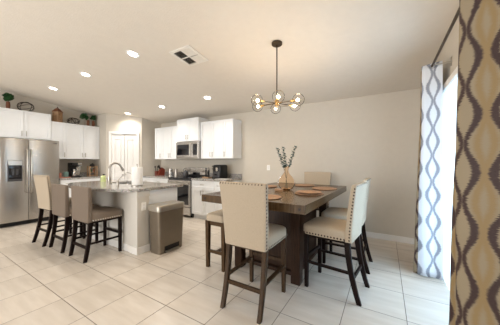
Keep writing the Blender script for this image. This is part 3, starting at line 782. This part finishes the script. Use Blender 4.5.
# coffee maker
cm = thing('coffee_maker', 'black drip coffee maker with steel carafe on the left counter', 'coffee maker', (-6.62, 2.49, z), R90)
cm.scale = (.84, 1, 1.05)
MB().box(-.12, .12, -.02, .13, .03, .31).box(-.12, .12, -.12, .13, 0, .03).build('body', M['black'], cm, bevel=.008)
MB().box(-.12, .12, -.12, .13, .27, .345).build('brew_head', M['black'], cm, bevel=.015)
MB().lathe([(.001, .032), (.052, .032), (.06, .08), (.056, .15), (.04, .19), (.001, .19)], (-.045, -.075, 0), 18).build('carafe', M['steel'], cm, smooth=True)
MB().lathe([(.001, .19), (.042, .19), (.042, .21), (.001, .21)], (-.045, -.075, 0), 18).tube([(-.045, -.13, .18), (-.045, -.16, .14), (-.045, -.14, .08)], .008).build('carafe_lid', M['black'], cm, smooth=True)
MB().box(.03, .115, -.125, -.118, .28, .335).box(.03, .115, -.03, -.021, .04, .25).build('steel_panel', M['steel'], cm, bevel=.002)
# wooden rack
wr_ = thing('wooden_rack', 'tall light wooden countertop rack right of the coffee maker', 'rack', (-6.66, 2.90, z), R90)
b = MB()
for x_ in (-.085, .085):
    for y_ in (-.06, .06): b.box(x_-.012, x_+.012, y_-.012, y_+.012, 0, .27)
for z_ in (.02, .10, .24): b.box(-.09, .09, -.065, .065, z_, z_+.012)
b.build('frame', M['oak'], wr_, bevel=.002)
b = MB().lathe([(.001, 0), (.045, 0), (.06, .03), (.045, .06), (.015, .075), (.015, .09), (.001, .095)], (0, 0, .253), 16); b.build('knob_top', M['black'], wr_, smooth=True)
def jar(loc, m, lab, r_=.025, h_=.10, g='jars in the wooden rack'):
    t = thing('spice_jar', lab, 'jar', loc, 0, g)
    MB().lathe([(.001, 0), (r_, 0), (r_, h_*.75), (r_*.8, h_*.82), (.001, h_*.82)], n=14).build('jar_body', m, t, smooth=True)
    MB().lathe([(.001, h_*.82), (r_*.85, h_*.82), (r_*.85, h_), (.001, h_)], n=14).build('lid', M['black'], t, smooth=True)
jar((-6.66, 2.86, z+.1125), M['leaf'], 'green jar on the left of the wooden rack shelf')
jar((-6.66, 2.93, z+.1125), M['terra'], 'brown jar on the right of the wooden rack shelf')
# mugs tray
ty = MB().loft([rrect(0, 0, 0, .11, .13, 6), rrect(0, 0, .018, .12, .14, 6)]).build('serving_tray', M['pink'], smooth=True); ty.location = (-6.58, 2.24, z); tag(ty, 'coral tray on the left counter beside the fridge', 'tray')
def mug(loc, m, lab, r_=.04, h_=.10, rz=0):
    t = thing('mug', lab, 'mug', loc, rz, 'mugs on the coral tray')
    MB().lathe([(.001, 0), (r_*.85, 0), (r_, h_*.3), (r_, h_), (r_-.005, h_), (r_-.006, .01), (.001, .01)], n=20).build('cup', m, t, smooth=True)
    MB().tube([(r_-.002, 0, h_*.8), (r_+.022, 0, h_*.75), (r_+.026, 0, h_*.45), (r_-.002, 0, h_*.25)], .005).build('handle', m, t, smooth=True)
mug((-6.58, 2.30, z+.0185), M['teal'], 'teal mug on the coral tray', .048, .12)
mug((-6.60, 2.18, z+.0185), M['pink'], 'coral mug on the coral tray')
sy = bottle('syrup_bottle', 'slim white pump bottle on the left counter right beside the fridge', (-6.78, 2.20, z), M['plate'], .025, .24); sy['category'] = 'bottle'
# toiletries of range wall
kb_ = thing('knife_block', 'red knife block with black handles in the corner of the counter', 'knife block', (-5.43, 4.10, z), -.2)
MB().prism([(-.05, -.10, 0), (-.05, .08, 0), (-.05, .10, .17), (-.05, .0, .23), (-.05, -.06, .12)], (.10, 0, 0)).build('block', M['red'], kb_, bevel=.006)
for i, (x_, s_) in enumerate(((-.03, 1), (0, 1.1), (.03, .95), (-.015, .6), (.018, .6))):
    p0 = Vector((x_, -.02+.012*(i % 2), .17)); dd = Vector((0, -.42, .9)).normalized()
    MB().bar(p0, p0+dd*.13*s_, .018, .014).build('knife_handle', M['black'], kb_, bevel=.003)
rb = thing('utensil_crock', 'red utensil holder with dark utensils left of the knife block', 'utensil holder', (-5.56, 4.05, z))
MB().lathe([(.001, 0), (.045, 0), (.05, .12), (.045, .12), (.04, .01), (.001, .01)]).build('crock', M['red'], rb, smooth=True)
for i in range(4):
    a = i*1.6; MB().tube([(0, 0, .02), (.03*math.cos(a), .03*math.sin(a), .13), (.06*math.cos(a), .05*math.sin(a), .23)], .006, 6).sphere((.06*math.cos(a), .05*math.sin(a), .24), .02, 8, 1.4).build('utensil', M['black'], rb, smooth=True)
cn = thing('canister', 'brushed steel canister left of the range', 'canister', (-5.0, 4.08, z))
MB().lathe([(.001, 0), (.06, 0), (.06, .17), (.001, .17)], n=22).build('can_body', M['steel'], cn, smooth=True)
MB().lathe([(.001, .171), (.062, .171), (.062, .195), (.02, .2), (.012, .22), (.001, .22)], n=22).build('lid', M['nickel'], cn, smooth=True)
tp = thing('steel_pitcher', 'small steel pitcher between the canister and the range', 'pitcher', (-4.83, 4.12, z))
MB().lathe([(.001, 0), (.045, 0), (.05, .06), (.038, .13), (.042, .19), (.036, .19), (.03, .02), (.001, .02)], n=20).build('pitcher_body', M['nickel'], tp, smooth=True)
MB().tube([(.036, 0, .17), (.08, 0, .16), (.085, 0, .09), (.046, 0, .05)], .006).build('handle', M['nickel'], tp, smooth=True)
kt = thing('kettle', 'dark kettle standing on the left back of the cooktop', 'kettle', (-4.43, 4.08, .922))
MB().lathe([(.001, 0), (.07, 0), (.078, .03), (.068, .10), (.04, .14), (.012, .15), (.012, .17), (.001, .172)], n=22).build('kettle_body', M['dgrey'], kt, smooth=True)
MB().tube([(-.065, 0, .08), (-.075, 0, .17), (0, 0, .215), (.075, 0, .17), (.065, 0, .08)], .007).build('handle', M['black'], kt, smooth=True)
MB().tube([(-.06, -.02, .06), (-.11, -.04, .12)], [.016, .009]).build('spout', M['dgrey'], kt, smooth=True)
sd = MB().box(-.10, .10, -.07, .07, 0, .02).build('wooden_board', M['oak'], bevel=.004); sd.location = (-3.66, 4.05, z); tag(sd, 'small wooden board under the dark mills right of the range', 'board')
for i, (x_, y_, h_, lab) in enumerate(((-3.71, 4.07, .22, 'dark pepper mill on the wooden board, beside the range'), (-3.64, 4.08, .20, 'dark pepper mill in the middle of the wooden board'), (-3.60, 4.02, .15, 'short dark mill on the wooden board, beside the air fryer'))):
    t = thing('pepper_mill', lab, 'mill', (x_, y_, z+.0205), 0, 'dark mills on the board')
    MB().lathe([(.001, 0), (.026, 0), (.026, .02), (.016, h_*.45), (.024, h_*.7), (.012, h_*.78), (.001, h_*.78)], n=14).build('mill_body', M['black'], t, smooth=True)
    MB().lathe([(.001, h_*.78), (.02, h_*.82), (.022, h_*.92), (.001, h_)], n=14).build('cap', M['nickel'] if i == 1 else M['dgrey'], t, smooth=True)
af = thing('air_fryer', 'large black air fryer on the counter right of the range', 'air fryer', (-3.24, 4.03, z))
af.scale = (.88, .88, .93)
MB().loft([rrect(0, 0, 0, .135, .15, 5, 36), rrect(0, 0, .02, .15, .16, 5, 36), rrect(0, 0, .28, .15, .16, 5, 36), rrect(0, 0, .33, .135, .145, 5, 36), rrect(0, 0, .34, .09, .10, 4, 36)]).build('body', M['black'], af, smooth=True)
MB().box(-.10, .10, -.168, -.15, .03, .17).build('basket', M['dgrey'], af, bevel=.006)
MB().box(-.02, .02, -.23, -.165, .09, .12).build('handle', M['black'], af, bevel=.005)
MB().box(-.02, .04, -.163, -.155, .18, .27).build('steel_panel', M['steel'], af, bevel=.003)
cmk = thing('pod_coffee_machine', 'narrow black coffee pod machine left of the air fryer', 'coffee machine', (-3.45, 4.12, z))
MB().box(-.035, .035, -.10, .10, 0, .03).box(-.035, .035, .02, .10, .03, .26).box(-.035, .035, -.10, .10, .20, .29).build('body', M['black'], cmk, bevel=.008)
MB().box(-.02, .02, -.104, -.098, .22, .27).build('steel_panel', M['steel'], cmk, bevel=.002)
tw = MB().box(-.15, .15, -.12, .12, 0, .012).build('folded_tea_towel', M['floral'], bevel=.004); tw.location = (-2.99, 3.83, z); tag(tw, 'folded grey patterned tea towel at the right end of the counter', 'towel')
# wall plates
def plate(label, loc, rz, rocker=True):
    t = thing('wall_plate', label, 'switch plate', loc, rz)
    MB().box(-.036, .036, -.006, 0, -.057, .057).build('plate', M['plate'], t, bevel=.002)
    if rocker: MB().box(-.016, .016, -.009, -.006, -.033, .033).build('rocker', M['trimw'], t, bevel=.002)
    else: MB().box(-.016, .016, -.008, -.006, .008, .034).box(-.016, .016, -.008, -.006, -.034, -.008).build('socket_face', M['trimw'], t, bevel=.002)
    return t
plate('white light switch on the bare back wall left of the vase', (-2.15, YB, 1.17), 0)
plate('white outlet on the fridge wall between coffee maker and wooden rack', (XL, 2.74, 1.13), R90, False)

# ------------------------------------------------------------------ decor on cabinet tops
def wire_orb(loc, r_, sz, lab, seed):
    rnd = random.Random(seed); o = thing('wire_orb', lab, 'decorative orb', loc, group='wire orbs on the cabinets')
    b = MB()
    for k in range(6):
        ax = Vector((rnd.uniform(-1, 1), rnd.uniform(-1, 1), rnd.uniform(-.8, .8))).normalized(); a = ax.orthogonal().normalized(); c = ax.cross(a)
        P = [((a*math.cos(t_)+c*math.sin(t_))*r_) for t_ in [2*PI*i/32 for i in range(32)]]
        zmin = r_*sz
        b.tube([(p.x, p.y, p.z*sz+zmin+.004) for p in P], .0055, 5, True)
    b.build('wire_rings', M['iron'], o, smooth=True)
wire_orb((-6.84, 1.66, 2.401), .135, .82, 'dark round wire orb on top of the fridge cabinet', 3)
wire_orb((-6.84, 2.55, 2.251), .13, .66, 'dark flattened wire orb on the cabinet between lantern and plants', 8)
ln = thing('wooden_lantern', 'weathered wooden lantern with a peaked roof on top of the cabinet beside the fridge cabinet', 'lantern', (-6.80, 2.21, 2.251), .6)
ln.scale = (.78, .78, 1.28)
b = MB()
for x_ in (-.075, .075):
    for y_ in (-.075, .075): b.box(x_-.013, x_+.013, y_-.013, y_+.013, 0, .20)
b.box(-.09, .09, -.09, .09, 0, .02); b.box(-.09, .09, -.09, .09, .18, .2)
for z_ in (.07, .125): 
    b.box(-.085, .085, -.082, -.074, z_, z_+.018); b.box(-.085, .085, .074, .082, z_, z_+.018); b.box(-.082, -.074, -.085, .085, z_, z_+.018); b.box(.074, .082, -.085, .085, z_, z_+.018)
b.build('frame', M['oak'], ln, bevel=.002)
MB().box(-.07, .07, -.07, .07, .02, .18).build('inner_box', M['oak'], ln)
MB().loft([[(sx*.10, sy*.10, .20) for sx, sy in ((-1,-1),(1,-1),(1,1),(-1,1))], [(sx*.05, sy*.05, .25) for sx, sy in ((-1,-1),(1,-1),(1,1),(-1,1))], [(sx*.012, sy*.012, .275) for sx, sy in ((-1,-1),(1,-1),(1,1),(-1,1))]]).build('roof', M['terra'], ln)
MB().sphere((0, 0, .285), .015, 8).build('finial', M['iron'], ln, smooth=True)
def potted(loc, lab, h_, lr, seed, lean=(0, 0)):
    rnd = random.Random(seed); o = thing('potted_plant', lab, 'plant', loc, group='leafy plants on the cabinets')
    MB().lathe([(.001, 0), (.03, 0), (.036, h_*.5), (.030, h_), (.026, h_), (.001, h_-.01)], n=16).build('pot', M['terra'], o, smooth=True)
    b = MB()
    for i in range(60):
        a = rnd.uniform(0, 2*PI); e = rnd.uniform(-.3, 1.2); rr = lr*rnd.uniform(.3, 1)
        c = Vector((lean[0]+rr*math.cos(a)*math.cos(e)*.8, lean[1]+rr*math.sin(a)*math.cos(e), h_+.06+rr*math.sin(e)*1.5))
        u_ = Vector((rnd.uniform(-1, 1), rnd.uniform(-1, 1), rnd.uniform(-.6, 1))).normalized(); v_ = u_.orthogonal().normalized(); nn_ = u_.cross(v_)*.001; L_ = .042
        b.prism([c+u_*L_*math.cos(t_)+v_*L_*.6*math.sin(t_)-nn_ for t_ in [2*PI*h2/8 for h2 in range(8)]], nn_*2)
    b.build('foliage', M['leaf'], o)
    b = MB()
    for i in range(5):
        a = i*1.25; b.tube([(0, 0, h_-.02), (lean[0]*.5+.01*math.cos(a), lean[1]*.5+.01*math.sin(a), h_+.03), (lean[0]+.03*math.cos(a), lean[1]+.03*math.sin(a), h_+.08)], .003, 5)
    b.build('stems', M['leaf'], o, smooth=True)
potted((-6.80, 1.38, 2.401), 'green leafy plant in a slim brown pot on the fridge cabinet', .16, .08, 1)
potted((-6.78, 1.19, 2.401), 'green plant in a brown pot at the far left end of the fridge cabinet', .17, .055, 2)
potted((-6.80, 2.86, 2.251), 'leafy plant leaning left in a brown pot on the cabinet near the pantry', .16, .08, 3, (0, -.09))
potted((-6.80, 2.985, 2.251), 'small leafy plant in a brown pot at the cabinet end by the pantry', .16, .06, 5)

# ------------------------------------------------------------------ curtains and rod
def spline(P, n=14):
    out = []; P = [Vector((*p, 0)) for p in P]
    for i in range(len(P)-1):
        p0 = P[max(i-1, 0)]; p1 = P[i]; p2 = P[i+1]; p3 = P[min(i+2, len(P)-1)]
        for k in range(n):
            t_ = k/n; out.append(.5*((2*p1)+(-p0+p2)*t_+(2*p0-5*p1+4*p2-p3)*t_*t_+(-p0+3*p1-3*p2+p3)*t_**3))
    out.append(P[-1]); return out
def curtain(name, label, Ptop, Pbot, zt_, zb_, ucen, voff, pu=.155, pv=.285, pale_segs=0):
    A, Bm = spline(Ptop), spline(Pbot); NZ = 40
    arc = [0]
    for i in range(1, len(A)): arc.append(arc[-1]+((A[i]-A[i-1]).length+(Bm[i]-Bm[i-1]).length)/2)
    ci = min(range(len(A)), key=lambda i: (A[i]-Vector((*ucen, 0))).length); uoff = -arc[ci]/pu
    b = MB(); uvl = b.bm.loops.layers.uv.new('UVMap'); G = []
    for j in range(NZ+1):
        s = j/NZ; z_ = zt_+(zb_-zt_)*s; row = []
        for i in range(len(A)):
            p = A[i].lerp(Bm[i], s**1.2)
            wob = .008*math.sin(3.1*z_+i*.07)*math.sin(PI*s)
            row.append(b.bm.verts.new((p.x+wob, p.y+wob*.6, z_)))
        G.append(row)
    for j in range(NZ):
        for i in range(len(A)-1):
            f = b.bm.faces.new((G[j][i], G[j][i+1], G[j+1][i+1], G[j+1][i]))
            for lp, (ii, jj) in zip(f.loops, ((i, j), (i+1, j), (i+1, j+1), (i, j+1))):
                lp[uvl].uv = (arc[ii]/pu+uoff, (zt_+(zb_-zt_)*jj/NZ)/pv+voff)
    o = b.build(name, M['curtain'], smooth=True)
    if pale_segs:      # the leading folds take the pale blue-white version of the fabric colours
        o.data.materials.append(M['pale_ogee']); nn = len(A)-1
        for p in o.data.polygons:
            if p.index % nn < pale_segs*14-7: p.material_index = 1
    sm = o.modifiers.new('thick', 'SOLIDIFY'); sm.thickness = .002
    return tag(o, label, 'curtain')
RX, RZ = .42, 2.285
near_t = [(.47, 1.86), (.41, 1.82), (.385, 1.77), (.43, 1.73), (.475, 1.70), (.46, 1.64), (.37, 1.60), (.33, 1.555), (.355, 1.515), (.42, 1.47), (.465, 1.43), (.495, 1.38), (.47, 1.33), (.44, 1.28), (.49, 1.22), (.49, 1.16), (.43, 1.11), (.46, 1.06), (.49, 1.0)]
near_b = [(.47, 1.93), (.38, 1.87), (.325, 1.80), (.39, 1.74), (.47, 1.70), (.46, 1.64), (.36, 1.60), (.305, 1.55), (.335, 1.505), (.41, 1.46), (.46, 1.42), (.495, 1.37), (.47, 1.32), (.43, 1.27), (.49, 1.21), (.49, 1.15), (.42, 1.10), (.45, 1.05), (.49, .99)]
curtain('curtain', 'large near curtain in tan and plum-brown ogee pattern at the right edge', near_t, near_b, RZ+.03, .02, (.352, 1.527), .684)['group'] = 'patterned curtains'
far_t = [(.50, 2.95), (.44, 2.97), (.36, 3.01), (.345, 3.04), (.42, 3.06), (.50, 3.10), (.48, 3.14), (.37, 3.16), (.36, 3.21), (.46, 3.25), (.49, 3.30), (.40, 3.35)]
far_b = [(.53, 3.10), (.46, 3.13), (.37, 3.12), (.28, 3.17), (.36, 3.20), (.50, 3.23), (.47, 3.27), (.34, 3.28), (.32, 3.32), (.46, 3.36), (.50, 3.42), (.39, 3.46)]
curtain('curtain', 'far curtain in the corner with a pale blue-white leading fold and grey ogee pattern', far_t, far_b, RZ+.03, .02, (.43, 2.975), .74, pale_segs=3)['group'] = 'patterned curtains'
rd = thing('curtain_rod', 'dark bronze curtain rod above the patio door', 'curtain rod', (RX, 2.2, RZ))
MB().tube([(0, -1.35, 0), (0, 1.22, 0)], .011, 12).build('rod', M['bronze'], rd, smooth=True)
for y_ in (-1.36, 1.23): MB().sphere((0, y_, 0), .024, 12).build('finial', M['bronze'], rd, smooth=True)
for y_ in (-1.15, .70, 1.18):
    MB().tube([(0, y_, -.014), (XR-RX-.004, y_, -.014)], .006).box(XR-RX-.006, XR-RX, y_-.015, y_+.015, -.05, .03).build('bracket', M['nickel'], rd, smooth=True)
for y_ in [-1.25+.075*i for i in range(12)]+[.76+.05*i for i in range(8)]:
    P = [(.021*math.cos(a), y_, .021*math.sin(a)-.008) for a in [2*PI*i/16 for i in range(16)]]
    MB().tube(P, .002, 5, True).build('ring', M['bronze'], rd, smooth=True)
